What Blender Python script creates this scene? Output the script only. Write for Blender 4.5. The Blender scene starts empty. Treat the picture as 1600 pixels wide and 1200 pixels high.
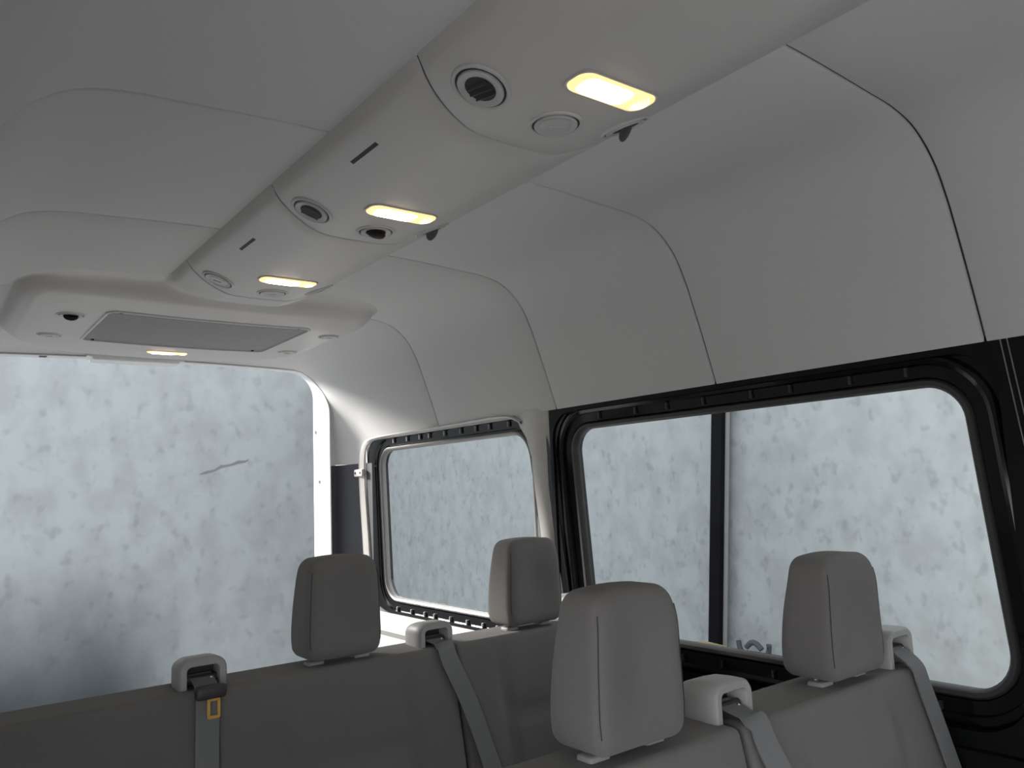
import bpy, bmesh, math, random
from mathutils import Vector, Matrix, Euler
random.seed(7)
SC = bpy.context.scene
PI = math.pi

# ---------------------------------------------------------------- camera
CAM_R = (( 0.797119, 0.043478, 0.602255), (-0.602383, 0.127100, 0.788024), (-0.042285,-0.990937, 0.127503))
cd = bpy.data.cameras.new('camera'); cam = bpy.data.objects.new('camera', cd); SC.collection.objects.link(cam)
_x = Vector([CAM_R[i][0] for i in range(3)]).normalized()
_f = Vector([CAM_R[i][2] for i in range(3)]); _f = (_f - _x*_x.dot(_f)).normalized()
_u = _x.cross(_f)
if _u.z < 0: _u = -_u
cam.matrix_world = Matrix(((_x.x,_u.x,-_f.x,0),(_x.y,_u.y,-_f.y,0),(_x.z,_u.z,-_f.z,0),(0,0,0,1)))
cd.sensor_width = 36.0; cd.lens = 1245/1600*36; cd.clip_start = 0.005
SC.camera = cam

# ---------------------------------------------------------------- world, sun, exposure
wd = bpy.data.worlds.new('sky'); SC.world = wd; wd.use_nodes = True
bg = wd.node_tree.nodes['Background']
bg.inputs[0].default_value = (0.95, 0.97, 1.0, 1); bg.inputs[1].default_value = 3.3
sd = bpy.data.lights.new('sun', 'SUN'); sd.energy = 13.0; sd.angle = 0.26; sd.color = (1.0, 0.96, 0.90)
sun = bpy.data.objects.new('sun', sd); SC.collection.objects.link(sun)
sun.rotation_euler = Vector((0.50, -1.0, -0.50)).to_track_quat('-Z', 'Y').to_euler()
SC.view_settings.view_transform = 'Standard'; SC.view_settings.look = 'None'
SC.view_settings.gamma = 1.0; SC.view_settings.use_curve_mapping = False
SC.view_settings.exposure = 0.0

# ---------------------------------------------------------------- materials
def mat(name, col, rough=0.6, spec=0.5, metal=0.0, bump=None, var=None, coat=0.0, sheen=0.0):
    m = bpy.data.materials.new(name); m.use_nodes = True
    nt = m.node_tree; b = nt.nodes['Principled BSDF']
    b.inputs['Base Color'].default_value = (*col, 1); b.inputs['Roughness'].default_value = rough
    b.inputs['Specular IOR Level'].default_value = spec; b.inputs['Metallic'].default_value = metal
    b.inputs['Coat Weight'].default_value = coat; b.inputs['Sheen Weight'].default_value = sheen
    if bump or var:
        tc = nt.nodes.new('ShaderNodeTexCoord')
    if bump:
        n = nt.nodes.new('ShaderNodeTexNoise'); n.inputs['Scale'].default_value = bump[0]; n.inputs['Detail'].default_value = 3
        nt.links.new(tc.outputs['Object'], n.inputs['Vector'])
        bp = nt.nodes.new('ShaderNodeBump'); bp.inputs['Strength'].default_value = bump[1]; bp.inputs['Distance'].default_value = 0.002
        nt.links.new(n.outputs['Fac'], bp.inputs['Height']); nt.links.new(bp.outputs['Normal'], b.inputs['Normal'])
    if var:
        n2 = nt.nodes.new('ShaderNodeTexNoise'); n2.inputs['Scale'].default_value = var[0]; n2.inputs['Detail'].default_value = 4
        nt.links.new(tc.outputs['Object'], n2.inputs['Vector'])
        mx = nt.nodes.new('ShaderNodeMixRGB'); mx.inputs[1].default_value = (*[c*(1-var[1]) for c in col], 1)
        mx.inputs[2].default_value = (*[min(1, c*(1+var[1])) for c in col], 1)
        nt.links.new(n2.outputs['Fac'], mx.inputs[0]); nt.links.new(mx.outputs[0], b.inputs['Base Color'])
    return m

def emis(name, col, s):
    m = bpy.data.materials.new(name); m.use_nodes = True
    b = m.node_tree.nodes['Principled BSDF']
    b.inputs['Base Color'].default_value = (*col, 1); b.inputs['Emission Color'].default_value = (*col, 1)
    b.inputs['Emission Strength'].default_value = s; b.inputs['Roughness'].default_value = 0.25
    return m

M = {}
M['liner'] = mat('grey headliner', (0.53, 0.53, 0.53), 0.95, 0.15, bump=(900, 0.35), var=(260, 0.05))
M['duct'] = mat('grey duct plastic', (0.46, 0.448, 0.438), 0.42, 0.5, bump=(700, 0.12))
M['seal'] = mat('dark seam', (0.06, 0.06, 0.065), 0.9, 0.1)
M['ring'] = mat('vent grey plastic', (0.42, 0.415, 0.41), 0.4, 0.5)
M['louvre'] = mat('dark vent plastic', (0.05, 0.046, 0.05), 0.45, 0.4)
M['slot'] = mat('dark slot', (0.035, 0.032, 0.035), 0.6, 0.3)
M['gloss'] = mat('gloss black trim', (0.004, 0.004, 0.0045), 0.12, 0.4)
M['matteblack'] = mat('black trim', (0.005, 0.0055, 0.006), 0.4, 0.18)
M['rubber'] = mat('rubber gasket', (0.035, 0.034, 0.034), 0.45, 0.5)
M['palerubber'] = mat('grey window seal', (0.20, 0.195, 0.19), 0.4, 0.5)
M['charcoal'] = mat('charcoal pillar trim', (0.035, 0.036, 0.045), 0.55, 0.4, bump=(600, 0.2))
M['body'] = mat('painted body metal', (0.50, 0.485, 0.46), 0.35, 0.5, var=(9, 0.18))
M['white'] = mat('pale body paint', (0.66, 0.66, 0.67), 0.4, 0.5)
M['tray'] = mat('pale plastic side trim', (0.56, 0.55, 0.53), 0.55, 0.4)
M['fabric'] = mat('charcoal seat fabric', (0.175, 0.168, 0.164), 0.95, 0.15, bump=(1200, 0.5), var=(500, 0.16), sheen=0.15)
M['thread'] = mat('seam thread', (0.07, 0.068, 0.066), 0.9, 0.1)
M['guide'] = mat('grey guide plastic', (0.36, 0.355, 0.35), 0.5, 0.5)
M['webbing'] = mat('grey belt webbing', (0.20, 0.203, 0.207), 0.75, 0.3, bump=(900, 0.4))
M['chrome'] = mat('bright metal', (0.75, 0.74, 0.72), 0.25, 0.5, metal=0.9)
M['gold'] = mat('gold coloured metal', (0.85, 0.50, 0.14), 0.35, 0.5, metal=0.4)  # the belt tongue's own gold colour
M['floor'] = mat('grey floor', (0.30, 0.297, 0.294), 0.7, 0.3, bump=(200, 0.3))
M['skin'] = mat('outer body paint', (0.45, 0.46, 0.47), 0.4, 0.5)
M['ochre'] = mat('mossy ochre', (0.13, 0.105, 0.05), 0.9, 0.2, var=(30, 0.4))
M['iron'] = mat('dark iron', (0.035, 0.045, 0.05), 0.7, 0.3)
M['post'] = mat('black post paint', (0.0015, 0.0015, 0.002), 0.8, 0.1)
M['ground'] = mat('asphalt', (0.5, 0.5, 0.5), 0.9, 0.2, var=(3, 0.12))

g = bpy.data.materials.new('window glass'); g.use_nodes = True
nt = g.node_tree; nt.nodes.clear()
o_ = nt.nodes.new('ShaderNodeOutputMaterial'); mx = nt.nodes.new('ShaderNodeMixShader')
tr = nt.nodes.new('ShaderNodeBsdfTransparent'); gl = nt.nodes.new('ShaderNodeBsdfGlossy'); gl.inputs['Roughness'].default_value = 0.02
fr = nt.nodes.new('ShaderNodeFresnel'); fr.inputs['IOR'].default_value = 1.2
tr.inputs[0].default_value = (0.96, 0.98, 0.98, 1)
nt.links.new(fr.outputs[0], mx.inputs[0]); nt.links.new(tr.outputs[0], mx.inputs[1]); nt.links.new(gl.outputs[0], mx.inputs[2]); nt.links.new(mx.outputs[0], o_.inputs[0])
M['glass'] = g

def concrete(name, dark_fade=False):
    m = bpy.data.materials.new(name); m.use_nodes = True
    nt = m.node_tree; b = nt.nodes['Principled BSDF']; b.inputs['Roughness'].default_value = 0.95; b.inputs['Specular IOR Level'].default_value = 0.1
    tc = nt.nodes.new('ShaderNodeTexCoord')
    mp = nt.nodes.new('ShaderNodeMapping'); mp.inputs['Scale'].default_value = (1, 1, 0.8)
    nt.links.new(tc.outputs['Object'], mp.inputs['Vector'])
    n1 = nt.nodes.new('ShaderNodeTexNoise'); n1.inputs['Scale'].default_value = 8.0 if not dark_fade else 4.5; n1.inputs['Detail'].default_value = 2.5; n1.inputs['Roughness'].default_value = 0.5
    n2 = nt.nodes.new('ShaderNodeTexNoise'); n2.inputs['Scale'].default_value = 17.0 if not dark_fade else 8; n2.inputs['Detail'].default_value = 1.5
    for n in (n1, n2): nt.links.new(mp.outputs[0], n.inputs['Vector'])
    r1 = nt.nodes.new('ShaderNodeValToRGB'); r1.color_ramp.elements[0].position = 0.35; r1.color_ramp.elements[1].position = 0.62
    r1.color_ramp.elements[0].color = (0.206, 0.223, 0.228, 1); r1.color_ramp.elements[1].color = (0.240, 0.262, 0.267, 1)
    r2 = nt.nodes.new('ShaderNodeValToRGB'); r2.color_ramp.elements[0].position = 0.28; r2.color_ramp.elements[1].position = 0.42
    r2.color_ramp.elements[0].color = (0.82, 0.825, 0.84, 1); r2.color_ramp.elements[1].color = (1, 1, 1, 1)
    nt.links.new(n1.outputs['Fac'], r1.inputs[0]); nt.links.new(n2.outputs['Fac'], r2.inputs[0])
    mu = nt.nodes.new('ShaderNodeMixRGB'); mu.blend_type = 'MULTIPLY'; mu.inputs[0].default_value = 1
    nt.links.new(r1.outputs[0], mu.inputs[1]); nt.links.new(r2.outputs[0], mu.inputs[2])
    if dark_fade:      # blurred darkness painted into the wall colour, towards the foot on the left
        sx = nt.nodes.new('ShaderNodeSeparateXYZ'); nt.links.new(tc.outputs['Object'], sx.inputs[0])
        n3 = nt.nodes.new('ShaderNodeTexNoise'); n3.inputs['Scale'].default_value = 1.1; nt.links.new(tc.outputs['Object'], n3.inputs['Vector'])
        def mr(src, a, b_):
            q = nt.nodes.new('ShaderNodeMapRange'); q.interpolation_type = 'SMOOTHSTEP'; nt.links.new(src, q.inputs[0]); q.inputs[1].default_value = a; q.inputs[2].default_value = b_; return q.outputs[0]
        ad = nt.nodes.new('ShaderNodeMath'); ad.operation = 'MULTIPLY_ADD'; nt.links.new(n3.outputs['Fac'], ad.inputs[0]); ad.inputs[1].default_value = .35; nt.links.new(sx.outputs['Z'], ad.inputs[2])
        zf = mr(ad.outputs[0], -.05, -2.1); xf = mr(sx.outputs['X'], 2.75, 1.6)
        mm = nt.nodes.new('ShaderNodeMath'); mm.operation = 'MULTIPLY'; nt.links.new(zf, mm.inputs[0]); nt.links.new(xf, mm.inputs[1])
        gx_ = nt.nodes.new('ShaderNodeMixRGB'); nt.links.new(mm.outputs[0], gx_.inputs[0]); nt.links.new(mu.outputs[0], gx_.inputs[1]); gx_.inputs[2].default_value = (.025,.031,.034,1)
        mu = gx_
    nt.links.new(mu.outputs[0], b.inputs['Base Color'])
    return m
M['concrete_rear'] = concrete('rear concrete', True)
M['concrete_side'] = concrete('side concrete')

# ---------------------------------------------------------------- helpers
def tag(o, label=None, cat=None, group=None, kind=None):
    if label: o['label'] = label
    if cat: o['category'] = cat
    if group: o['group'] = group
    if kind: o['kind'] = kind
    return o
def empty(name, loc=(0,0,0)):
    o = bpy.data.objects.new(name, None); o.empty_display_size = 0.05; SC.collection.objects.link(o); o.location = loc
    return o
class MB:
    def __init__(s): s.v = []; s.f = []
    def add(s, v, f):
        k = len(s.v); s.v += [tuple(p) for p in v]; s.f += [tuple(i+k for i in q) for q in f]; return s
    def box(s, x0,x1,y0,y1,z0,z1):
        return s.add([(x0,y0,z0),(x1,y0,z0),(x1,y1,z0),(x0,y1,z0),(x0,y0,z1),(x1,y0,z1),(x1,y1,z1),(x0,y1,z1)],
              [(0,3,2,1),(4,5,6,7),(0,1,5,4),(1,2,6,5),(2,3,7,6),(3,0,4,7)])
    def grid(s, rows, close=False):
        n = len(rows[0]); v = [p for r in rows for p in r]; f = []
        for i in range(len(rows)-1):
            for j in range(n if close else n-1):
                a = i*n+j; b = i*n+(j+1)%n; f.append((a, b, b+n, a+n))
        return s.add(v, f)
    def tube(s, pts, r, n=8, closed=False, caps=True):
        pts = [Vector(p) for p in pts]; rows = []; N = len(pts)
        for i, p in enumerate(pts):
            a = pts[(i-1)%N] if (closed or i) else p; c = pts[(i+1)%N] if (closed or i < N-1) else p
            t = (c-a).normalized(); h = Vector((0,0,1)) if abs(t.z) < .9 else Vector((1,0,0))
            e1 = t.cross(h).normalized(); e2 = t.cross(e1)
            rows.append([p + e1*math.cos(2*PI*k/n)*r + e2*math.sin(2*PI*k/n)*r for k in range(n)])
        if closed: rows.append(rows[0])
        s.grid(rows, True)
        if caps and not closed:
            k = len(s.v); L = len(rows)*n
            s.f.append(tuple(k-L+j for j in range(n))); s.f.append(tuple(k-1-j for j in range(n)))
        return s
    def build(s, name, m, parent=None, smooth=40, bevel=0, solid=0, inv=False):
        me = bpy.data.meshes.new(name); me.from_pydata(s.v, [], s.f); me.validate()
        bm = bmesh.new(); bm.from_mesh(me); bmesh.ops.remove_doubles(bm, verts=bm.verts, dist=1e-6)
        bmesh.ops.recalc_face_normals(bm, faces=bm.faces)
        if inv: bmesh.ops.reverse_faces(bm, faces=bm.faces)
        bm.to_mesh(me); bm.free()
        o = bpy.data.objects.new(name, me); SC.collection.objects.link(o); me.materials.append(m)
        if smooth:
            me.shade_smooth(); me.set_sharp_from_angle(angle=math.radians(smooth))
        if solid:
            md = o.modifiers.new('s', 'SOLIDIFY'); md.thickness = solid; md.offset = 0
        if bevel:
            md = o.modifiers.new('b', 'BEVEL'); md.width = bevel; md.segments = 3; md.limit_method = 'ANGLE'; md.harden_normals = False
        if parent: o.parent = parent
        return o

def rr(a0,a1,b0,b1,r,n=7):
    """rounded rectangle: points with outward normals"""
    out = []
    rs = r if isinstance(r, (tuple, list)) else (r,)*4     # corners: (a1,b1),(a0,b1),(a0,b0),(a1,b0)
    for (ca,cb,t0,q) in ((a1,b1,0,rs[0]),(a0,b1,90,rs[1]),(a0,b0,180,rs[2]),(a1,b0,270,rs[3])):
        cx = ca - q*(1 if ca == a1 else -1); cy = cb - q*(1 if cb == b1 else -1)
        for k in range(n+1):
            t = math.radians(t0 + 90*k/n); out.append((cx+q*math.cos(t), cy+q*math.sin(t), math.cos(t), math.sin(t)))
    return out
def sweep(mb, path, prof, plane='yz', closeprof=False):
    """profile list (offset outward, depth) swept round the path"""
    rows = []
    P = prof + ([prof[0]] if closeprof else [])
    for off, dp in P:
        if plane == 'yz': rows.append([(dp, a+na*off, b+nb*off) for a,b,na,nb in path])
        elif plane == 'xz': rows.append([(a+na*off, dp, b+nb*off) for a,b,na,nb in path])
        else: rows.append([(a+na*off, b+nb*off, dp) for a,b,na,nb in path])
    mb.grid(rows, True); return mb
def plate(mb, rect, path, x0, x1):
    """rectangular plate in a yz plane with a rounded hole, with thickness"""
    y0,y1,z0,z1 = rect
    def outer(i):
        a,b,na,nb = path[i]; q = i//(len(path)//4)
        cy, cz = ((y1,z1),(y0,z1),(y0,z0),(y1,z0))[q]
        n = len(path)//4; k = (i % n)/(n-1)
        # walk along both sides of the corner
        if k < .5: 
            t = k*2; s = [(y1, b+(z1-b)*t),(a+(y0-a)*t, z1),(y0, b+(z0-b)*t),(a+(y1-a)*t, z0)][q]
        else:
            t = (k-.5)*2; s = [(y1+(a-y1)*t, z1),(y0, z1+(b-z1)*t),(y0+(a-y0)*t, z0),(y1, z0+(b-z0)*t)][q]
        return s
    o = [outer(i) for i in range(len(path))]
    rows = [[(x0, p[0], p[1]) for p in o], [(x0, a, b) for a,b,_,_ in path], [(x1, a, b) for a,b,_,_ in path], [(x1, p[0], p[1]) for p in o]]
    rows.append(rows[0]); mb.grid(rows, True); return mb
def rbox(mb, c, size, r, n=10, deform=None):
    """rounded box with an evenly divided surface"""
    hx,hy,hz = (s/2 for s in size); bm = bmesh.new()
    bmesh.ops.create_cube(bm, size=2); bmesh.ops.subdivide_edges(bm, edges=bm.edges, cuts=n, use_grid_fill=True)
    vs = []
    for v in bm.verts:
        p = v.co.copy()
        p = Vector([math.copysign(1-(1-abs(t))**1.6, t) for t in p])
        q = Vector((p.x*hx, p.y*hy, p.z*hz))
        i = Vector((max(-hx+r, min(hx-r, q.x)), max(-hy+r, min(hy-r, q.y)), max(-hz+r, min(hz-r, q.z))))
        dlt = q - i
        if dlt.length > 1e-9: q = i + dlt.normalized()*r
        if deform: q = Vector(deform(q))
        vs.append(q + Vector(c))
    bm.verts.index_update()
    fs = [tuple(v.index for v in f.verts) for f in bm.faces]; bm.free()
    return mb.add(vs, fs)
def ease(t): t = max(0, min(1, t)); return t*t*(3-2*t)
def interp(tab, x):
    if x <= tab[0][0]: return tab[0][1]
    for (a,b),(c,d) in zip(tab, tab[1:]):
        if x <= c: return b+(d-b)*(x-a)/(c-a)
    return tab[-1][1]
def catmull(pts, n=8):
    P = [pts[0]]+list(pts)+[pts[-1]]; out = []
    for i in range(1, len(P)-2):
        for k in range(n):
            t = k/n; out.append(tuple(0.5*((2*b)+(-a+c)*t+(2*a-5*b+4*c-d)*t*t+(-a+3*b-3*c+d)*t**3) for a,b,c,d in zip(P[i-1],P[i],P[i+1],P[i+2])))
    out.append(tuple(pts[-1])); return out

W = 1.745; CX = 0.857; XL = 2*CX - W
FLOOR = -1.35
# ================================================================ OUTSIDE
MB().box(-30,30,-30,30,FLOOR-0.62,FLOOR-0.60).build('ground', M['ground'], smooth=0)
tag(bpy.data.objects['ground'], kind='structure')
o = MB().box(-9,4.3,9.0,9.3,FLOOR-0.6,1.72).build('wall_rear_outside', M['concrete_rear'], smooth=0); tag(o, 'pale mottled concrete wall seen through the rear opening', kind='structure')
o = MB().box(.1,4.3,9.0,9.3,1.72,5.2).build('wall_sun_block', M['concrete_rear'], smooth=0); tag(o, 'unseen concrete block added to keep the sun off the side wall', kind='structure')  # added above the view to shade the side wall from the sun
o = MB().box(4.2,4.5,-6,9.0,FLOOR-0.6,1.72).build('wall_side_outside', M['concrete_side'], smooth=0); tag(o, 'pale mottled concrete wall seen through the side windows', kind='structure')

def ray(px, py):
    c = Vector((px-800, py-600, 1245.)); return Vector([sum(CAM_R[i][k]*c[k] for k in range(3)) for i in range(3)])
def at_x(px, py, X): d = ray(px, py); return d*(X/d.x)
# post leaning before the side wall
a = at_x(1124, 640, 4.12); b = at_x(1119.5, 1005, 4.12); dvec = (a-b)/(a.z-b.z)
base = b + dvec*((FLOOR-0.6)-b.z); top = b + dvec*(1.7-b.z)
t = empty('post', base); tag(t, 'slim black upright post before the pale concrete, seen through the big side window', 'post')
mb = MB(); hw = 0.04
mb.grid([[(p.x-.03, p.y-hw, p.z),(p.x+.03, p.y-hw, p.z),(p.x+.03, p.y+hw, p.z),(p.x-.03, p.y+hw, p.z)] for p in (base-base, top-base)], True)
mb.f += [(0,1,2,3),(4,5,6,7)]; mb.build('shaft', M['post'], t, smooth=0)
for s in (-1, 1):
    mb = MB(); mb.grid([[(p.x+.01, p.y+s*.046-.005, p.z),(p.x+.04, p.y+s*.046-.005, p.z),(p.x+.04, p.y+s*.046+.005, p.z),(p.x+.01, p.y+s*.046+.005, p.z)] for p in (base-base, top-base)], True); o = mb.build('edge_strip', M['palerubber'], t, smooth=0); o['label'] = 'pale edging strip beside the black shaft'
# dark lifting ring low on the concrete
c = at_x(1178, 1012, 4.13)
t = empty('wall_ring', c); tag(t, 'small dark curved iron hook fixed low on the concrete wall right of the black post', 'hook')
mb = MB(); mb.tube([(0, -.055+.11*k/12, .015-.035*math.sin(PI*k/12)*-1-.02) for k in range(13)], .017, 8); mb.build('hook_bar', M['iron'], t)
mb = MB(); mb.tube([(0,.11,.03),(0,.105,-.01),(.0,.075,-.05),(0,.04,-.085)], .016, 8); mb.build('hook_arm', M['iron'], t)
mb = MB(); mb.tube([(0,-.11,.03),(0,-.10,-.02),(0,-.06,-.07)], .018, 8); mb.build('hook_arm', M['iron'], t)
# hairline crack in the rear concrete
def at_y(px, py, Y): d = ray(px, py); return d*(Y/d.y)
cr = [(312,741,1),(322,738,4),(335,735,3),(345,729,5),(352,728,3),(362,726,3),(372,722,5),(383,721,3),(389,718,1)]
mb = MB(); rows = []
for px,py,h in cr:
    a_ = at_y(px,py-h*.5,8.997); b_ = at_y(px,py+h*.5,8.997); rows.append([a_,b_,b_+Vector((0,.004,0)),a_+Vector((0,.004,0))])
mb.grid(rows, True); o = mb.build('trim_14', mat('crack grey', (.13,.135,.14), .95, .1), smooth=0); tag(o, 'short slanting crack in the rear concrete wall', kind='structure')
# ochre debris on the outer ledge of the big window
pts = [(1045,1005),(1075,1006),(1100,1006),(1120,1011),(1150,1020),(1180,1029),(1240,1040)]
mb = MB(); rows = []
for p in pts:
    q = at_x(p[0], p[1]-4, W+.09)
    rows.append([(W+.07,q.y,-.60),(W+.07,q.y,q.z-.004),(W+.09,q.y,q.z),(W+.11,q.y,q.z-.004),(W+.11,q.y,-.60)])
mb.grid(rows, True); mb.f += [tuple(range(5)), tuple(len(mb.v)-1-k for k in range(5))]
o = mb.build('ledge_growth', M['ochre']); tag(o, 'thin ochre mossy strip along the outer ledge of the big side window', 'moss')

# ================================================================ SHELL
prof_r = [(0.857,.697),(1.147,.694),(1.35,.684),(1.46,.676),(1.535,.655),(1.598,.605),(1.64,.535),(1.672,.455),(1.708,.355),(1.742,.252)]
pr = catmull(prof_r, 5)
half = [(x-CX, z) for x,z in pr]
prof = [(CX-a, z) for a,z in reversed(half)] + [(CX+a, z) for a,z in half[1:]]     # left low -> right low
def offs(P, o):
    out = []
    for i,(x,z) in enumerate(P):
        a = P[max(i-1,0)]; b = P[min(i+1,len(P)-1)]; tx, tz = b[0]-a[0], b[1]-a[1]; L = math.hypot(tx,tz)
        out.append((x - tz/L*o, z + tx/L*o))
    return out
seams = [-0.63, 0.027, 0.688, 1.372, 2.04, 2.785]
def liner(name, y0, y1, first, last, lab):
    """one headliner panel with rolled seam edges"""
    st = [(y0+.0020, .006) if not first else (y0, 0)] 
    if not first: st += [(y0+.003,.002),(y0+.0065,0)]
    st += [(y0+(y1-y0)*k/6, 0) for k in range(1,6)]
    if not last: st += [(y1-.0065,0),(y1-.003,.002),(y1-.0020,.006)]
    else: st += [(y1,0)]
    rows = [[(x,y,z) for x,z in offs(prof, o)] for y,o in st]
    mb = MB(); mb.grid(rows)
    # back skin
    rows2 = [[(x,y,z) for x,z in offs(prof, .02)] for y in (y0,y1)]
    mb.grid(rows2)
    return mb
ys = [-1.7] + seams + [3.44]
for i in range(len(ys)-1):
    o = liner('ceiling', ys[i], ys[i+1], i == 0, i == len(ys)-2, '').build('ceiling', M['liner'], smooth=60)
    tag(o, kind='structure')
# dark backing in the seams
for s in seams:
    mb = MB(); rows = [[(x,y,z) for x,z in offs(prof, .008)] for y in (s-.004, s+.004)]; mb.grid(rows)
    o = mb.build('trim_%d' % (seams.index(s)+1), M['seal']); tag(o, kind='structure')
# roof skin
mb = MB(); mb.grid([[(x,y,z) for x,z in offs(prof, .05)] for y in (-1.72, 3.9)])
o = mb.build('roof', M['skin'], solid=.01); tag(o, kind='structure')

# rear end cap: liner curves round to the opening
OX0, OX1, OZ = CX-.798, CX+.798, .622
def opening_pt(t):
    """t -1..1 : from low left over the top to low right; returns point on the opening edge"""
    r = .135; zlow = .14
    a = abs(t); L1 = OZ-r-zlow; L2 = r*PI/2; L3 = (OX1-OX0)/2-r; T = L1+L2+L3
    s = (1-a)*T
    if s < L1: x, z = OX1, zlow+s
    elif s < L1+L2: q = (s-L1)/r; x, z = OX1-r+r*math.cos(q), OZ-r+r*math.sin(q)
    else: x, z = OX1-r-(s-L1-L2), OZ + .012*(1-((OX1-r-(s-L1-L2)-CX)/.66)**2)
    return (x if t >= 0 else 2*CX-x, z)
lowprof = [(XL-.002,.14)] + prof + [(W+.002,.14)]
def resample(P, N):
    d = [0]
    for a,b in zip(P,P[1:]): d.append(d[-1]+math.hypot(b[0]-a[0], b[1]-a[1]))
    out = []; j = 0
    for k in range(N+1):
        s = d[-1]*k/N
        while j < len(d)-2 and d[j+1] < s: j += 1
        f = (s-d[j])/(d[j+1]-d[j]); out.append((P[j][0]+(P[j+1][0]-P[j][0])*f, P[j][1]+(P[j+1][1]-P[j][1])*f))
    return out
N = 90
def topn(z): return ease((z-.40)/.2)
A = resample(lowprof, N); B = [opening_pt(-1+2*k/N) for k in range(N+1)]
rows = []
for k in range(13):
    s = k/12*PI/2; t = 1-math.cos(s); y = 3.44 + .215*math.sin(s)
    rows.append([(a[0]+(b[0]-a[0])*t, y+.135*topn(b[1])*k/12, a[1]+(b[1]-a[1])*t) for a,b in zip(A,B)])
mb = MB(); mb.grid(rows); o = mb.build('wall_rear', M['liner'], smooth=70); tag(o, 'grey liner curving round to the rear opening', kind='structure')
# bright jamb round the opening (upper part and right side below)
BB = [(OX0,-1.0)] + B + [(OX1,-1.0)]
rows = []
for off, y in ((-.0,3.648),(-.004,3.652),(-.004,3.845),(-.001,3.85),(.04,3.86),(.10,3.862)):
    rows.append([(x,y+(.135*topn(z)*(3.86-y)/.21 if y < 3.7 else 0),z) for x,z in offs(BB, off)])
mb = MB(); mb.grid(rows); o = mb.build('door_1', M['white'], smooth=35); tag(o, 'pale painted frame of the open rear doorway', kind='structure')
for (px,py) in ((494,675),(500,752)):
    d = ray(px,py); p = d*((OX1)/d.x)
    mb = MB(); mb.tube([(p.x+.004,p.y,p.z),(p.x-.006,p.y,p.z)], .013, 14); mb.tube([(p.x-.006,p.y,p.z),(p.x-.010,p.y,p.z)], .008, 12)
    mb.build('plug', M['white'], o)
# latch cover under the header
mb = MB(); rbox(mb, (CX-.06, 3.80, OZ+.006), (.40,.10,.03), .012, 6, lambda q: (q.x*(1-.1*(q.z<0)), q.y, q.z)); 
o = mb.build('latch_cover', M['white']); tag(o, 'low pale latch cover along the top of the rear opening', 'latch cover')
mb = MB(); rbox(mb, (.44, 3.81, OZ+.006), (.03,.03,.012), .004, 3); o = mb.build('bump_stop', M['rubber']); tag(o, 'tiny dark stop left of the latch cover on the rear header', 'bump stop')

# D pillar trim: charcoal below z .14
def pillar_cols(z):
    lean = 0.0
    pts = []
    for k in range(13):
        s = k/12*PI/2; t = 1-math.cos(s); pts.append((W+.004+(OX1-W-.004)*t, 3.44+.215*math.sin(s)))
    return pts
rows = [[(x, y, z) for x,y in [(W+.004,3.40)]+pillar_cols(z)+[(OX1,3.66)]] for z in (.138,.0,-.3,-.6,-1.0,FLOOR)]
mb = MB(); mb.grid(rows); o = mb.build('trim_7', M['charcoal'], smooth=60); tag(o, 'dark charcoal lower trim of the rear pillar', kind='structure')
rows = [[(2*CX-x, y, z) for x,y in [(W+.004,3.40)]+pillar_cols(z)+[(OX1,3.66)]] for z in (.138,.0,-.3,-.6,-1.0,FLOOR)]
mb = MB(); mb.grid(rows); o = mb.build('trim_8', M['charcoal'], smooth=60); tag(o, kind='structure')

# ---- right wall
gz0, gz1 = -.462, .183
p_w2 = rr(.708, 2.0, -.49, .212, (.075,.085,.10,.10), 8)      # opening of the surround, window 2 (a=y)
p_w1 = rr(2.185, 3.36, -.505, .222, (.085,.10,.10,.10), 8)
p_w3 = rr(-1.45, .36, -.49, .212, .1, 8)
mb = MB(); plate(mb, (.58, 2.085, FLOOR, .262), rr(.675,2.07,-.53,.238,(.09,.09,.12,.12),8), W, W+.012)
o = mb.build('wall_right', M['matteblack'], smooth=30); tag(o, 'black side trim round the big window', kind='structure')
mb = MB(); plate(mb, (-1.7, .579, FLOOR, .262), p_w3, W-.004, W+.05); o = mb.build('wall_right_front', M['matteblack'], smooth=30); tag(o, 'black side trim ahead of the big window', kind='structure')
mb = MB(); plate(mb, (2.185, 3.60, FLOOR, .262), rr(2.19,3.455,-.55,.243,(.10,.09,.12,.12),8), W+.001, W+.012)
o = mb.build('wall_right_rear', M['liner'], smooth=30); tag(o, 'side trim round the small window', kind='structure')
# outer skin with window holes
mb = MB(); plate(mb, (-1.7,.45,FLOOR-.3,.36), p_w3, W+.05, W+.07); plate(mb, (.45,2.09,FLOOR-.3,.36), p_w2, W+.05, W+.07); plate(mb, (2.09,3.9,FLOOR-.3,.36), p_w1, W+.05, W+.07)
o = mb.build('wall_right_outer', M['skin'], smooth=30); tag(o, kind='structure')
# upright joint in the black trim, edge highlights painted as pale lines
mb = MB(); a = at_x(1570,520,W-.004); b = at_x(1612,700,W-.004)
dz = (a-b)/(a.z-b.z); lo = a+dz*(-1.0-a.z)
for s in (0, .0125): mb.tube([(W-.001, a.y+s, a.z), (W-.001, lo.y+s, lo.z)], .0013, 6)
o = mb.build('trim_9', M['palerubber']); tag(o, 'thin upright joint in the black side trim, its highlights put in as pale lines', kind='structure')
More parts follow.
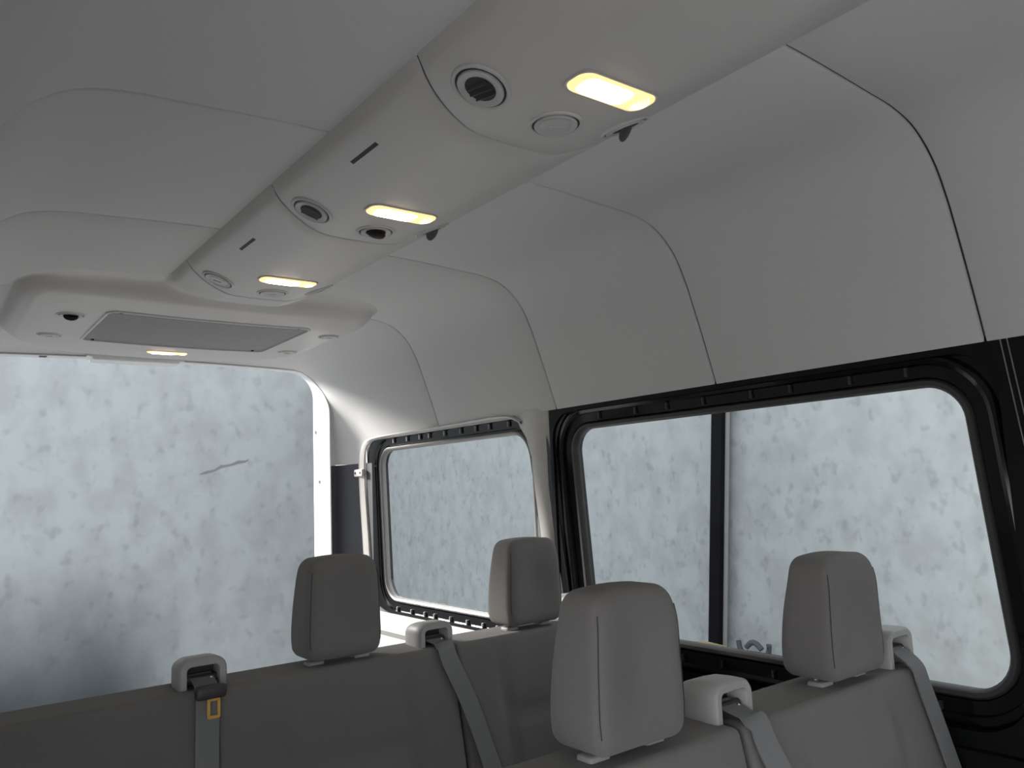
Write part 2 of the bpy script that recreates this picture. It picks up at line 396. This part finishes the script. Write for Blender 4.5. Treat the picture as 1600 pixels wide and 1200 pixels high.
# painted pillar between the windows
mb = MB(); rows = []
for z in [FLOOR, -.55,-.4,-.2,0,.1,.17,.21,.24,.262]:
    y1 = 2.205 - .06*ease((.16-z)/.6) + (.075*ease((z-.12)/.13)); y0 = 2.035 + .065*ease((z+.5)/.5) - .02*ease((z-.18)/.07)
    xx = [(0,.014),(.12,.002),(.3,-.008),(.6,-.008),(.85,.0),(1,.012)]
    rows.append([(W+dx, y0+(y1-y0)*k, z) for k,dx in xx])
mb.grid(rows); o = mb.build('pillar', M['body'], smooth=60); tag(o, 'bare pale painted body pillar between the two side windows', kind='structure')

def window(name, path_glass, prof_sur, msur, prof_gas, mgas, label, nclip, clipm, cliprange):
    w = empty(name, (0,0,0)); tag(w, label, kind='structure')
    mb = MB(); sweep(mb, path_glass, prof_sur); mb.build('surround', msur, w, smooth=25)
    mb = MB(); sweep(mb, path_glass, prof_gas, closeprof=True); mb.build('gasket', mgas, w, smooth=50)
    mb = MB(); k = len(path_glass); mb.add([(W+.034, a, b) for a,b,_,_ in path_glass], [tuple(range(k))]); mb.build('glass', M['glass'], w, smooth=0)
    y0, y1, zt, zb = cliprange
    for i in range(nclip):
        y = y0+(y1-y0)*(i+.5)/nclip + random.uniform(-.02,.02)
        for z in (zt, zb):
            MB().box(W+.010, W+.018, y-.003, y+.003, z-.010, z+.010).build('clip', clipm, w)
    return w
def shear(P, f): return [(a+b*f(a), b, na, nb) for a,b,na,nb in P]
pg2 = shear(rr(.743, 1.972, -.455, .178, (.075,.075,.09,.09), 10), lambda y: .07)
window('window_2', pg2,
   [(.0,W+.05),(.002,W+.03),(.018,W+.026),(.020,W+.018),(.046,W+.016),(.049,W+.006),(.058,W+.002),(.064,W+.004),(.072,W+.012),(.090,W+.014)], M['gloss'],
   [(-.002,W+.036),(-.003,W+.022),(.003,W+.012),(.012,W+.012),(.017,W+.018),(.017,W+.036)], M['rubber'],
   'big side window in a gloss black surround', 8, M['rubber'], (.80,1.92,.213,-.495))
pg1 = shear(rr(2.200, 3.320, -.470, .188, (.075,.085,.09,.085), 10), lambda y: .055+.09*(3.3-y)/1.1)
window('window_1', pg1,
   [(.0,W+.05),(.002,W+.03),(.020,W+.028),(.022,W+.020),(.05,W+.018),(.053,W+.008),(.070,W+.004),(.12,W+.006)], M['gloss'],
   [(-.002,W+.036),(-.004,W+.022),(.001,W+.012),(.008,W+.010),(.014,W+.015),(.016,W+.036)], M['palerubber'],
   'small rear side window with a pale seal', 9, M['palerubber'], (2.30,3.25,.228,-.515))
window('window_3', rr(-1.42,.33,-.46,.18,.08,8), [(.0,W+.05),(.03,W+.03)], M['gloss'], [(-.002,W+.036),(-.003,W+.022),(.01,W+.018),(.014,W+.036)], M['rubber'],
   'front side window', 2, M['rubber'], (-1.2,.2,.2,-.48))

# pale outer frame strip on the rear side of the small window (with clip)
pth = []
for q in [(3.448,-.60),(3.458,-.3),(3.485,-.05),(3.495,.08),(3.490,.165),(3.462,.218),(3.41,.243),(3.30,.252),(3.0,.2545),(2.6,.257),(2.40,.258),(2.30,.25),(2.235,.225)]: pth.append(q)
pth = catmull([(a,b) for a,b in pth], 4)
rows = []
L = len(pth)
def nrm(i):
    a = pth[max(i-1,0)]; b = pth[min(i+1,L-1)]; t = Vector((b[0]-a[0], b[1]-a[1])).normalized(); return Vector((-t.y*-1, -t.x))  # outward
for i,(y,z) in enumerate(pth):
    f = i/(L-1); wd_ = .034*(1-ease((f-.28)/.3)*.78)
    n = nrm(i)
    if n.dot(Vector((y-2.76, z+.1))) < 0: n = -n
    rows.append([(W+.010, y-n.x*wd_, z-n.y*wd_),(W-.004, y-n.x*wd_*.86, z-n.y*wd_*.86),(W-.010, y, z),(W-.004, y+n.x*wd_*.86, z+n.y*wd_*.86),(W+.010, y+n.x*wd_, z+n.y*wd_)])
mb = MB(); mb.grid(rows); o = mb.build('trim_10', M['body'], smooth=50); tag(o, 'pale frame strip beside the small rear side window', kind='structure')
mb = MB(); rbox(mb, (W-.012, 3.50, .095), (.018,.085,.035), .005, 4); ck = mb.build('retaining_clip', M['tray']); tag(ck, 'small pale clip on the frame strip left of the small side window', 'clip')
for dy in (-.025,.025): MB().tube([(W-.0205,3.50+dy,.095),(W-.0225,3.50+dy,.095)], .006, 10).build('hole', M['slot'], ck)

# sill trays under the side windows
mb = MB(); prs = [(W+.008,-.535),(W-.012,-.540),(W-.10,-.548),(W-.115,-.556),(W-.118,-.575),(W-.10,-.60),(W-.10,-1.3)]
mb.grid([[(x,y,z) for x,z in prs] for y in (2.09,3.60)]); o = mb.build('trim_11', M['tray'], smooth=30); tag(o, 'pale sill trim under the small rear side window', kind='structure')
mb = MB(); prs = [(W+.008,-.560),(W-.012,-.565),(W-.020,-.575),(W-.022,-.60),(W-.018,-1.3)]
mb.grid([[(x,y,z) for x,z in prs] for y in (-1.6,2.085)]); o = mb.build('trim_12', M['matteblack'], smooth=30); tag(o, 'black sill trim under the big side window', kind='structure')

# ---- left wall (camera stands in its window bay)
XW = -.10
for nm,(y0,y1),pth_ in (('wall_left',(.9,3.9),None),('wall_left_front',(-1.7,.9),rr(-1.2,.72,-.80,.02,.09,8))):
    mb = MB()
    if pth_: plate(mb, (y0,y1,FLOOR-.3,.30), pth_, XW-.05, XW)
    else: mb.box(XW-.05, XW, y0, y1, FLOOR-.3, .30)
    o = mb.build(nm, M['liner'], smooth=30); tag(o, kind='structure')
mb = MB(); mb.box(XW-.05, XL+.004, -1.7, 3.9, .24, .30); o = mb.build('trim_13', M['liner']); tag(o, kind='structure')
# floor, front bulkhead
o = MB().box(XW-.05, W+.05, -1.7, 3.9, FLOOR-.05, FLOOR).build('floor', M['floor'], smooth=0); tag(o, kind='structure')
mb = MB(); rows = []
mb.box(XW-.05,W+.05,-1.74,-1.70,-.1,.80); mb.box(XW-.05,W+.05,-1.74,-1.70,FLOOR,-.55); mb.box(XW-.05,.05,-1.74,-1.70,-.45,0); mb.box(W-.12,W+.05,-1.74,-1.70,-.45,0)
o = mb.build('wall_front', M['matteblack'], smooth=0); tag(o, kind='structure')

# ================================================================ OVERHEAD DUCT
CZ = .697
Tch = [(0,-.001),(.004,.006),(.010,.018),(.020,.0285),(.05,.046),(.09,.064),(.125,.0765),(.155,.0815),(.235,.083)]
_tc = catmull(Tch, 4)
HWC = .232
def sd_rr(x, y, x0,x1,y0,y1,rf,rb):
    cx, cy = (x0+x1)/2, (y0+y1)/2; r = rb if y > cy else rf
    qx = abs(x-cx)-(x1-x0)/2+r; qy = abs(y-cy)-(y1-y0)/2+r
    return -(min(max(qx,qy),0) + math.hypot(max(qx,0),max(qy,0)) - r)
def T_ch(x): return interp(_tc, HWC-abs(x-CX))
def T_un(x, y):
    d = sd_rr(x, y, CX-.622, CX+.560, 2.585, 3.69, .17, .40)
    if d < -.03: return -.02
    tm = .088 - .030*((x-CX)/.62)**2
    f = ease((y-2.55)/.27)*.5 + .5*ease((y-2.575)/.10)
    e = interp([(-.03,-.2),(0,0),(.012,.42),(.03,.72),(.055,.93),(.09,1.0)], d)
    return tm*(e if e < 0 else e*f)
def smax(a, b, k):
    h = max(k-abs(a-b), 0)/k; return max(a,b)+h*h*k*.25
def T_all(x, y):
    if y < 2.46: return T_ch(x)
    w = 1-ease((y-2.46)/.36)
    tc = T_ch(x)*w - .02*(1-w)
    return smax(tc, T_un(x,y), .035 if y > 2.5 else .001)
def ceil_z(x): 
    a = abs(x-CX); 
    return interp(half, a)
def zs(x, y): return ceil_z(x) - T_all(x, y) - (0 if True else 0)
def znorm(x, y, e=.006):
    n = Vector(((zs(x+e,y)-zs(x-e,y))/(2*e), (zs(x,y+e)-zs(x,y-e))/(2*e), -1)).normalized(); return n
def bow(x): return -.052*min(1, abs(x-CX)/.22)**3
duct = empty('air_duct', (CX, 0, CZ)); tag(duct, 'long pale grey overhead air duct running down the middle of the ceiling', 'air duct')
def reparent(o, p): 
    o.parent = p; o.matrix_parent_inverse = Matrix.Translation(-p.location)
xs = sorted(set([round(CX+s*(HWC-d),4) for s in (-1,1) for d in (0,.003,.006,.010,.014,.02,.03,.045,.06,.08,.1,.125,.15,.18,.205,.232)]))
def cover(v0, v1):
    rows = []
    vv = [v0+.0012, v0+.0025, v0+.005]; n = max(2, int((v1-v0)/.05)); vv += [v0+(v1-v0)*k/n for k in range(1,n)]; vv += [v1-.005, v1-.0025, v1-.0012]
    lip = {0:.007, 1:.0015, len(vv)-1:.007, len(vv)-2:.0015}
    for i,v in enumerate(vv):
        rows.append([(x, v+bow(x), ceil_z(x)-T_ch(x)+lip.get(i,0)) for x in xs])
    return MB().grid(rows)
SV = [1.088, 1.728, 2.403]
for i,(a,b) in enumerate(((-1.68,.42),(.42,1.088),(1.088,1.728),(1.728,2.403))):
    if i == 0: continue
    reparent(cover(a,b).build('duct_cover', M['duct'], smooth=50), duct)
reparent(cover(-1.68,.42).build('duct_cover', M['duct'], smooth=50), duct)
for v in SV+[.42]:
    mb = MB(); rows = [[(x, v+bow(x)+dy, ceil_z(x)-T_ch(x)+.005) for x in xs] for dy in (-.006,.006)]; mb.grid(rows); reparent(mb.build('joint', M['seal']), duct)
# dark slots in the covers
for y in (.655, 1.325, 1.985):
    x = .678; mb = MB()
    L = .053
    pts = []
    for (dx,dy) in ((-.0035,-L),(.0035,-L),(.0035,L),(-.0035,L)):
        pts.append(Vector((x+dx, y+dy, zs(x+dx,y+dy)-.0006)))
    mb.add([p for p in pts]+[p+Vector((0,0,.004)) for p in pts], [(0,1,2,3),(4,5,6,7),(0,1,5,4),(1,2,6,5),(2,3,7,6),(3,0,4,7)])
    reparent(mb.build('slot', M['slot'], smooth=0), duct)
# rear unit
unit = empty('rear_air_unit', (CX, 3.1, .62)); tag(unit, 'wide pale grey air conditioning housing on the ceiling above the rear opening', 'air conditioning unit')
GX0,GX1,GY0,GY1 = .500,1.190,2.775,3.300
def housing():
    rows = []
    X = [CX-.655+1.31*k/188 for k in range(189)]
    v0 = 2.403
    Y = [v0+.0012,v0+.0025,v0+.005]+[v0+.012+.008*k for k in range(165)]
    for i,v in enumerate(Y):
        b = 1-ease((v-v0)/.25)
        r = []
        for x in X:
            y = v+bow(x)*b
            if y > 3.715: y = 3.715
            z = ceil_z(x)-T_all(x,y)
            if i == 0: z += .007
            if i == 1: z += .0015
            if v < 2.54 and abs(x-CX) > HWC+.004: z = ceil_z(x)+.015
            # grille recess
            g_ = sd_rr(x,y,GX0,GX1,GY0,GY1,.03,.03)
            z += .012*ease((g_+.004)/.010)
            r.append((x,y,z))
        rows.append(r)
    return MB().grid(rows)
reparent(housing().build('housing', M['duct'], smooth=55), unit)
# grille: fine slats in the recess
mb = MB(); path = rr(GX0+.004,GX1-.004,GY0+.004,GY1-.004,.026,5)
nsl = 25
rows = []
NY = nsl*4
for j in range(NY+1):
    y = GY0+.006+(GY1-GY0-.012)*j/NY; ph = j % 4; dz = (0,.007,.007,0)[ph]
    ins = 0
    dy_ = min(y-GY0, GY1-y)
    if dy_ < .03: ins = .03-math.sqrt(max(0,.03**2-(.03-dy_)**2))
    rows.append([(x, y, zs(x,y)+.0020+dz) for x in [GX0+.004+ins+(GX1-GX0-.008-2*ins)*k/24 for k in range(25)]])
mb.grid(rows); gr = mb.build('grille', mat('grille grey plastic', (.33,.335,.34), .5), smooth=20); reparent(gr, unit); gr['label'] = 'finely slatted grey return air grille'
mb = MB(); pr_ = []
pth = rr(GX0,GX1,GY0,GY1,.03,6)
rows = []
for off,h in ((-.004,.004),(-.002,-.0018),(.002,-.0022),(.0045,.001)):
    rows.append([(a+na*off, b+nb*off, zs(a+na*off,b+nb*off)+h) for a,b,na,nb in [(a,b,na,nb) for a,b,na,nb in pth]])
# refine straight sides
def refine(P, m=10):
    out = []
    for i in range(len(P)):
        p, q = P[i], P[(i+1)%len(P)]; d = math.hypot(q[0]-p[0], q[1]-p[1])
        k = m if d > .1 else 1
        for j in range(k):
            t = j/k; out.append(tuple(p[c]+(q[c]-p[c])*t for c in range(4)))
    return out
pth = refine(pth)
rows = [[(a+na*off, b+nb*off, zs(a+na*off,b+nb*off)+h) for a,b,na,nb in pth] for off,h in ((-.006,.008),(-.0045,-.003),(.001,-.0045),(.004,-.003),(.006,.001))]
mb = MB().grid(rows, True); reparent(mb.build('grille_frame', M['duct'], smooth=60), unit)
for (x,y) in ((GX0+.04,GY0+.014),(GX1-.045,GY0+.014),(GX0+.04,GY1-.012),(GX1-.045,GY1-.012)):
    mb = MB().tube([(x,y,zs(x,y)+.003),(x,y,zs(x,y)-.0015)], .006, 10); reparent(mb.build('screw', M['slot']), unit)

# ---- vents
def lathe(mb, prof_, n=40, q=None, c=Vector((0,0,0)), a0=0, a1=2*PI):
    rows = []
    for r,z in prof_:
        rows.append([c + (q @ Vector((r*math.cos(a0+(a1-a0)*k/n), r*math.sin(a0+(a1-a0)*k/n), z)) if q else Vector((r*math.cos(2*PI*k/n), r*math.sin(2*PI*k/n), z))) for k in range(n)])
    mb.grid(rows, True); return mb
def frame(n):
    X = Vector((1,0,0)); X = (X - n*X.dot(n)).normalized(); Y = n.cross(X)
    return Matrix(((X.x,Y.x,n.x),(X.y,Y.y,n.y),(X.z,Y.z,n.z)))
def vent(x, y, state, label, group, r=.043, spin=0.3):
    n = znorm(x,y,.03); c = Vector((x,y,zs(x,y)))
    q = frame(n)
    t = empty('air_vent', c); tag(t, label, 'air vent', group)
    s = r/.043
    mb = MB(); P = [(.0480,-.010),(.0472,.0005),(.0455,.0026),(.0430,.0034),(.0412,.0028),(.0402,.0008)]
    lathe(mb, [(a*s,z) for a,z in P], 44, q); mb.build('bezel', M['duct'], t, smooth=50)
    mb = MB(); P = [(.0405,.0009),(.0360,.0009)]
    lathe(mb, [(a*s,z) for a,z in P], 44, q); mb.build('gap', M['slot'], t)
    if state == 'closed':
        mb = MB(); P = [(.0368,.0008),(.0366,.0036),(.0350,.0048),(.0305,.0044),(.0285,.0028),(.0265,.0028),(.025,.0040),(.018,.0044),(.0001,.005)]
        lathe(mb, [(a*s,z) for a,z in P], 40, q); mb.build('flap', M['ring'], t, smooth=40)
        mb = MB(); mb.box(-.012*s,.012*s,-.0016,.0016,.004,.0065); mb.v = [tuple(q @ Matrix.Rotation(spin,3,'Z') @ Vector(v)) for v in mb.v]; mb.build('grip', M['ring'], t, bevel=.0006)
    else:
        mb = MB(); P = [(.0368,.0008),(.0366,.0042),(.0350,.0056),(.033,.0052),(.029,.0038),(.0235,.0026)]
        lathe(mb, [(a*s,z) for a,z in P], 40, q); mb.build('nozzle', M['ring'], t, smooth=45)
        mb = MB(); lathe(mb, [(.0245*s,.0034),(.0001,.0032)], 30, q); mb.build('throat', M['slot'], t)
        if state == 'open':
            mb = MB()
            for k in (-1,0,1):
                yy = k*.011*s; hw_ = math.sqrt(max(1e-6,(.0225*s)**2-yy*yy))
                m2 = MB(); m2.box(-hw_,hw_,-.0012,.0012,.002,.0085)
                R2 = q @ Matrix.Rotation(spin,3,'Z') @ Matrix.Rotation(.5,3,'X'); 
                mb.add([tuple(q @ Matrix.Rotation(spin,3,'Z') @ (Matrix.Rotation(.55,3,'X') @ Vector(v) + Vector((0,yy,0)))) for v in m2.v], m2.f)
            mb.build('louvre', M['louvre'], t, smooth=0)
        else:   # flap turned down and standing proud
            mb = MB(); P = [(.0001,-.002),(.020,-.002),(.0235,-.0005),(.024,.001),(.0235,.0025),(.019,.004),(.0001,.005)]
            R2 = q @ Matrix.Rotation(spin,3,'Z') @ Matrix.Rotation(.85,3,'X')
            lathe(mb, [(a*s,z) for a,z in P], 32, R2, q @ Vector((0,0,.004))); mb.build('flap', M['louvre'], t, smooth=45)
    return t
G1 = 'round air vents along the overhead duct'; G2 = 'round air vents in the rear housing'
vent(.708,.975,'open','open round vent on the left flank of the duct beside the nearest lamp',G1,.046,1.35)
vent(.866,.978,'closed','closed round vent under the duct just behind the nearest lamp',G1,.044,.4)
vent(1.012,.955,'proud','round vent on the far side of the duct behind the nearest lamp, flap turned down',G1,.043,PI*.9)
vent(.706,1.640,'open','open round vent on the left flank of the duct beside the middle lamp',G1,.044,.2)
vent(.866,1.640,'proud','open round vent under the duct just behind the middle lamp, dark flap tilted',G1,.042,.15)
vent(1.012,1.625,'proud','round vent on the far side of the duct behind the middle lamp, flap turned down',G1,.042,PI*.9)
vent(.706,2.318,'closed','closed round vent on the left flank of the duct beside the farthest duct lamp',G1,.043,.5)
vent(.866,2.312,'closed','closed round vent under the duct behind the farthest duct lamp',G1,.042,.3)
vent(1.012,2.300,'closed','closed round vent on the far side of the duct where it meets the rear housing',G1,.042,.3)
vent(.408,2.88,'proud','open round vent at the front left corner of the rear housing, dark flap showing',G2,.040,.1)
vent(.394,3.255,'closed','closed round vent at the rear left corner of the rear housing',G2,.038,.1)
vent(1.305,2.88,'closed','closed round vent at the front right corner of the rear housing',G2,.038,.1)
vent(1.288,3.265,'closed','closed round vent at the rear right corner of the rear housing',G2,.038,.1)

# ---- lamps
M['bulb'] = emis('lamp hot glass', (1.0, .80, .52), 14.0)
M['lens'] = emis('lamp lens', (1.0, .66, .30), 1.15)
M['lensrib'] = emis('lamp lens rib', (1.0, .80, .55), 1.5)
def lamp(x, y, label, hot=-.25, L=.083, Wd=.030, rot=0.0):
    n = znorm(x,y,.03); c = Vector((x,y,zs(x,y))); q = frame(n)
    q = q @ Matrix.Rotation(rot,3,'Z')
    t = empty('ceiling_lamp', c); tag(t, label, 'lamp', 'lit oblong lamps in the overhead duct')
    pth = rr(-L,L,-Wd,Wd,.022,7)
    mb = MB(); rows = [[q @ Vector((a+na*o_,b+nb*o_,h)) for a,b,na,nb in pth] for o_,h in ((.003,-.006),(.003,.001),(.0012,.0018),(-.0015,.001),(-.002,-.004))]
    mb.grid(rows, True); mb.build('bezel', M['ring'], t, smooth=50)
    mb = MB(); rows = [[q @ Vector((a*s,b*s,h)) for a,b,na,nb in pth] for s,h in ((.985,-.002),(.97,.003),(.93,.0045),(.7,.005),(.35,.005),(.01,.005))]
    mb.grid(rows, True); ln = mb.build('lens', M['lens'], t, smooth=50)
    # hot area of the lens: the bulb window, standing just proud
    mb = MB(); pb = rr(-L*.80,L*.42,-Wd*.80,Wd*.80,.018,7)
    rows = [[q @ Vector(((a+L*.19)*s-L*.19,b*s,h)) for a,b,na,nb in pb] for s,h in ((1,.0045),(.95,.0065),(.6,.0072),(.01,.0072))]
    mb.grid(rows, True); bl = mb.build('bulb_window', M['bulb'], ln, smooth=50); bl['label'] = 'white hot part of the lens over the bulb'
    mb = MB()
    for k in range(4):
        rad = .008+.0065*k
        pts = [q @ Vector((L*.60+rad*math.cos(a_)*.9, rad*math.sin(a_)*.8, .0055)) for a_ in [(-1.2+2.4*j/12) for j in range(13)] if L*.60+rad*math.cos(a_)*.9 < L*.93 and abs(rad*math.sin(a_)*.8) < Wd*.85]
        if len(pts) > 2: mb.tube(pts, .0012, 5)
    mb.build('lens_rib', M['lensrib'], ln)
    return t
lamp(.868,.842,'oblong warm lamp lit in the duct, nearest and largest of all',rot=-.0)
lamp(.860,1.505,'oblong warm lamp lit in the duct, middle of the three along it')
lamp(.858,2.165,'oblong warm lamp lit in the duct just ahead of the wide rear housing')
lamp(.842,3.435,'oblong warm lamp lit at the back edge of the rear housing above the doorway',L=.080,Wd=.024)

# ================================================================ SEATS
def headrest(parent, x, y, z, w=.192, h=.232, d=.125):
    def df(q):
        v = (q.z/h+.5)
        wx = 1.0 - .09*max(0,v)**1.5 - .05*ease((.25-v)/.25) - .07*max(0,(v-.72)/.28)**2
        thick = 1.0 - .34*max(0,v)**2.2
        yy = -d/2 + (q.y+d/2)*thick + .012*max(0,(v-.7)/.3)**2
        if q.y < 0:                                    # hollow in the face
            yy += .014*math.exp(-((q.x/(w*.26))**2))*math.exp(-(((v-.5)/.33)**2))
        crown = 1 - .05*(abs(q.x)/(w/2))**2
        return (q.x*wx, yy, q.z*crown if q.z > 0 else q.z)
    mb = MB(); rbox(mb, (x,y,z), (w,d,h), .025, 18, df)
    o = mb.build('headrest', M['fabric'], parent, smooth=80)
    # stitched seams following both face edges
    for s in (-1,1):
        mb = MB(); pts = []
        for k in range(22):
            v = .13+.74*k/21
            q = Vector((s*(w/2-.0073), -d/2+.0073, (v-.5)*h))
            p = Vector(df(q)); pts.append(p+Vector((x,y,z))+Vector((s*.0006,-.0006,0)))
        mb.tube(pts, .0009, 5); mb.build('seam', M['thread'], o)
    for s in (-1,1):
        mb = MB(); mb.tube([(x+s*.058, y+.005, z-h/2+.03),(x+s*.058, y+.005, z-h/2-.05)], .006, 10); mb.build('post', M['chrome'], o)
        mb = MB(); rbox(mb, (x+s*.058, y-.004, z-h/2-.012), (.040,.034,.016), .005, 4); mb.build('post_sleeve', M['guide'], o)
    return o

def seat(x0, x1, yf, ztop, hx, label, group, rest=True):
    """yf = y of the face top edge"""
    xc = (x0+x1)/2; w = x1-x0; hb = .50; d = .13
    t = empty('passenger_seat', (xc, yf-.2, FLOOR)); tag(t, label, 'seat', group)
    def P(o): reparent(o, t); return o
    def df(q):
        v = (q.z/hb+.5)
        yy = q.y - .10*(1-v)                           # lower back comes forward
        if q.y < 0:
            cx = abs(q.x)/(w/2)
            yy += .010*math.exp(-(((cx-.52)/.05)**2))*ease(v*3)*ease((1.0-v)*5)
            yy += .012*math.exp(-(((v-.62)/.03)**2))*ease((.52-cx)/.05)
        return (q.x, yy, q.z)
    mb = MB(); rbox(mb, (xc, yf+d/2, ztop-hb/2), (w-.004,d,hb), .013, 34, df); P(mb.build('backrest', M['fabric'], smooth=80))
    mb = MB(); rbox(mb, (xc, yf-.30, ztop-hb-.06), (w-.01,.46,.13), .035, 12, None); P(mb.build('seat', M['fabric'], smooth=80))
    mb = MB(); mb.box(x0+.04,x1-.04,yf-.45,yf-.05,ztop-hb-.16,ztop-hb-.12); P(mb.build('seat_frame', M['slot']))
    for sx in (x0+.06, x1-.06):
        for sy in (yf-.42, yf-.08):
            mb = MB(); mb.box(sx-.02,sx+.02,sy-.02,sy+.02,FLOOR,ztop-hb-.14); P(mb.build('leg', M['slot'], smooth=0))
    if rest:
        hr = headrest(None, hx, yf+.062, ztop+.012+.116); reparent(hr, t)
    return t

def belt(gx, gy, gz, ztop, pts_web, label, group, tongue=False, w=.098, h=.105, d=.10, webw=.047):
    """moulded guide on the seat shoulder with the belt coming out of its mouth; gx,gy front centre, gz top"""
    t = empty('seat_belt', (gx, gy, ztop)); tag(t, label, 'seat belt', group)
    def P(o): reparent(o, t); return o
    zc = gz-h/2
    path = rr(gx-w/2, gx+w/2, gz-h, gz, (.026,.026,.008,.008), 6)
    def ring(off, y, sc=1.0, dz=0): return [(gx+(a+na*off-gx)*sc, y, (b+nb*off-(gz-h))*sc+(gz-h)+dz) for a,b,na,nb in path]
    rows = [ring(-.017,gy+.045),ring(-.017,gy+.004),ring(-.015,gy+.001),ring(-.004,gy),ring(0,gy+.004),ring(0,gy+.03),ring(-.001,gy+d*.6,.99),ring(-.004,gy+d*.85,.95),ring(-.010,gy+d,.84),ring(-.03,gy+d+.002,.7)]
    mb = MB(); mb.grid(rows, True); k = len(rows[-1]); L = len(mb.v); mb.f.append(tuple(L-k+j for j in range(k)))
    P(mb.build('belt_guide', M['guide'], smooth=50))
    # dark mouth
    mb = MB(); r_ = ring(-.017, gy+.042); mb.add(r_, [tuple(range(len(r_)))]); P(mb.build('guide_mouth', M['slot'], smooth=0))
    mb = MB(); mb.tube([(gx-w/2+.018,gy+.02,gz-h*.42),(gx+w/2-.018,gy+.02,gz-h*.42)], .008, 12); P(mb.build('guide_roller', M['louvre']))
    mb = MB(); mb.tube([(gx+w*.16,gy+.010,gz-h*.40),(gx+w*.24,gy+.008,gz-h*.46)], .0035, 8); P(mb.build('guide_stud', M['chrome']))
    # webbing
    pw = catmull([(gx,gy+.03,gz-h*.33),(gx,gy+.006,gz-h*.42)] + pts_web, 6)
    rows = []
    for i,p in enumerate(pw):
        a = Vector(pw[max(0,i-1)]); b = Vector(pw[min(len(pw)-1,i+1)]); tg = (b-a).normalized(); sd_ = tg.cross(Vector((0,1,0)))
        if abs(tg.y) > .9: sd_ = Vector((1,0,0))
        if sd_.x < 0: sd_ = -sd_
        sd_.y = 0; sd_.normalize(); p = Vector(p); u = Vector((0,-.0016,0))
        rows.append([p-sd_*webw/2-u, p+sd_*webw/2-u, p+sd_*webw/2+u, p-sd_*webw/2+u])
    mb = MB(); mb.grid(rows, True); P(mb.build('webbing', M['webbing'], smooth=30))
    if tongue:
        gy = D2-.012; tz = -.392
        mb = MB(); rbox(mb, (gx+.0, gy-.016, tz+.004), (.062,.022,.028), .008, 5); tb = P(mb.build('tongue_grip', M['louvre'], smooth=60))
        mb = MB(); p2 = rr(gx-.008,gx+.018,tz-.048,tz-.008,.004,3); sweep(mb, p2, [(0,gy-.022),(0,gy-.018),(-.006,gy-.018),(-.006,gy-.022)], 'xz', True)
        o = P(mb.build('tongue', M['gold'], smooth=0)); o['label'] = 'brass coloured belt tongue'
    return t
D2, Z2 = 1.755, -.388
D1, Z1 = .860, -.400
gR2 = 'passenger seats in the rear row'; gR1 = 'passenger seats in the front row'
seat(-.055,.525,D2,Z2,.24,'leftmost rear row seat without a headrest, at the left edge',gR2,rest=False)
seat(.530,1.120,D2,Z2,.832,'rear row seat with dark headrest before the rear opening',gR2)
seat(1.125,1.690,D2,Z2,1.400,'rear row window seat, dark headrest below the small side window',gR2)
seat(.530,1.095,D1,Z1,.880,'nearer row seat with the large grey headrest at bottom centre',gR1)
seat(1.10,1.690,D1,Z1,1.470,'nearer row window seat, grey headrest in front of the big side window',gR1)
gB = 'seat belts with moulded shoulder guides'
def web(gx, gy, dx, face, zt): return [(gx+dx*.05, face-.006, zt+.003),(gx+dx*.12, face-.016, zt-.035),(gx+dx*.5, face-.042, zt-.16),(gx+dx, face-.098, zt-.42),(gx+dx*1.15, face-.100, zt-.54)]
belt(.515,D2+.02,-.328,Z2,web(.515,D2+.02,-.02,D2,Z2),'left seat belt guide in the rear row with a brass coloured tongue hanging',gB,True)
belt(1.085,D2+.02,-.332,Z2,web(1.085,D2+.02,.12,D2,Z2),'rear row seat belt guide between the two dark headrests',gB)
belt(1.578,D2+.02,-.316,Z2,web(1.578,D2+.02,.02,D2,Z2),'rear row seat belt guide glimpsed white behind the large grey headrest',gB)
belt(1.120,D1+.03,-.338,Z1,web(1.120,D1+.03,.13,D1,Z1),'grey seat belt guide standing between the two nearer grey headrests',gB)
belt(1.655,D1+.02,-.325,Z1,web(1.655,D1+.02,.045,D1,Z1),'seat belt guide right of the headrest in front of the big side window',gB)
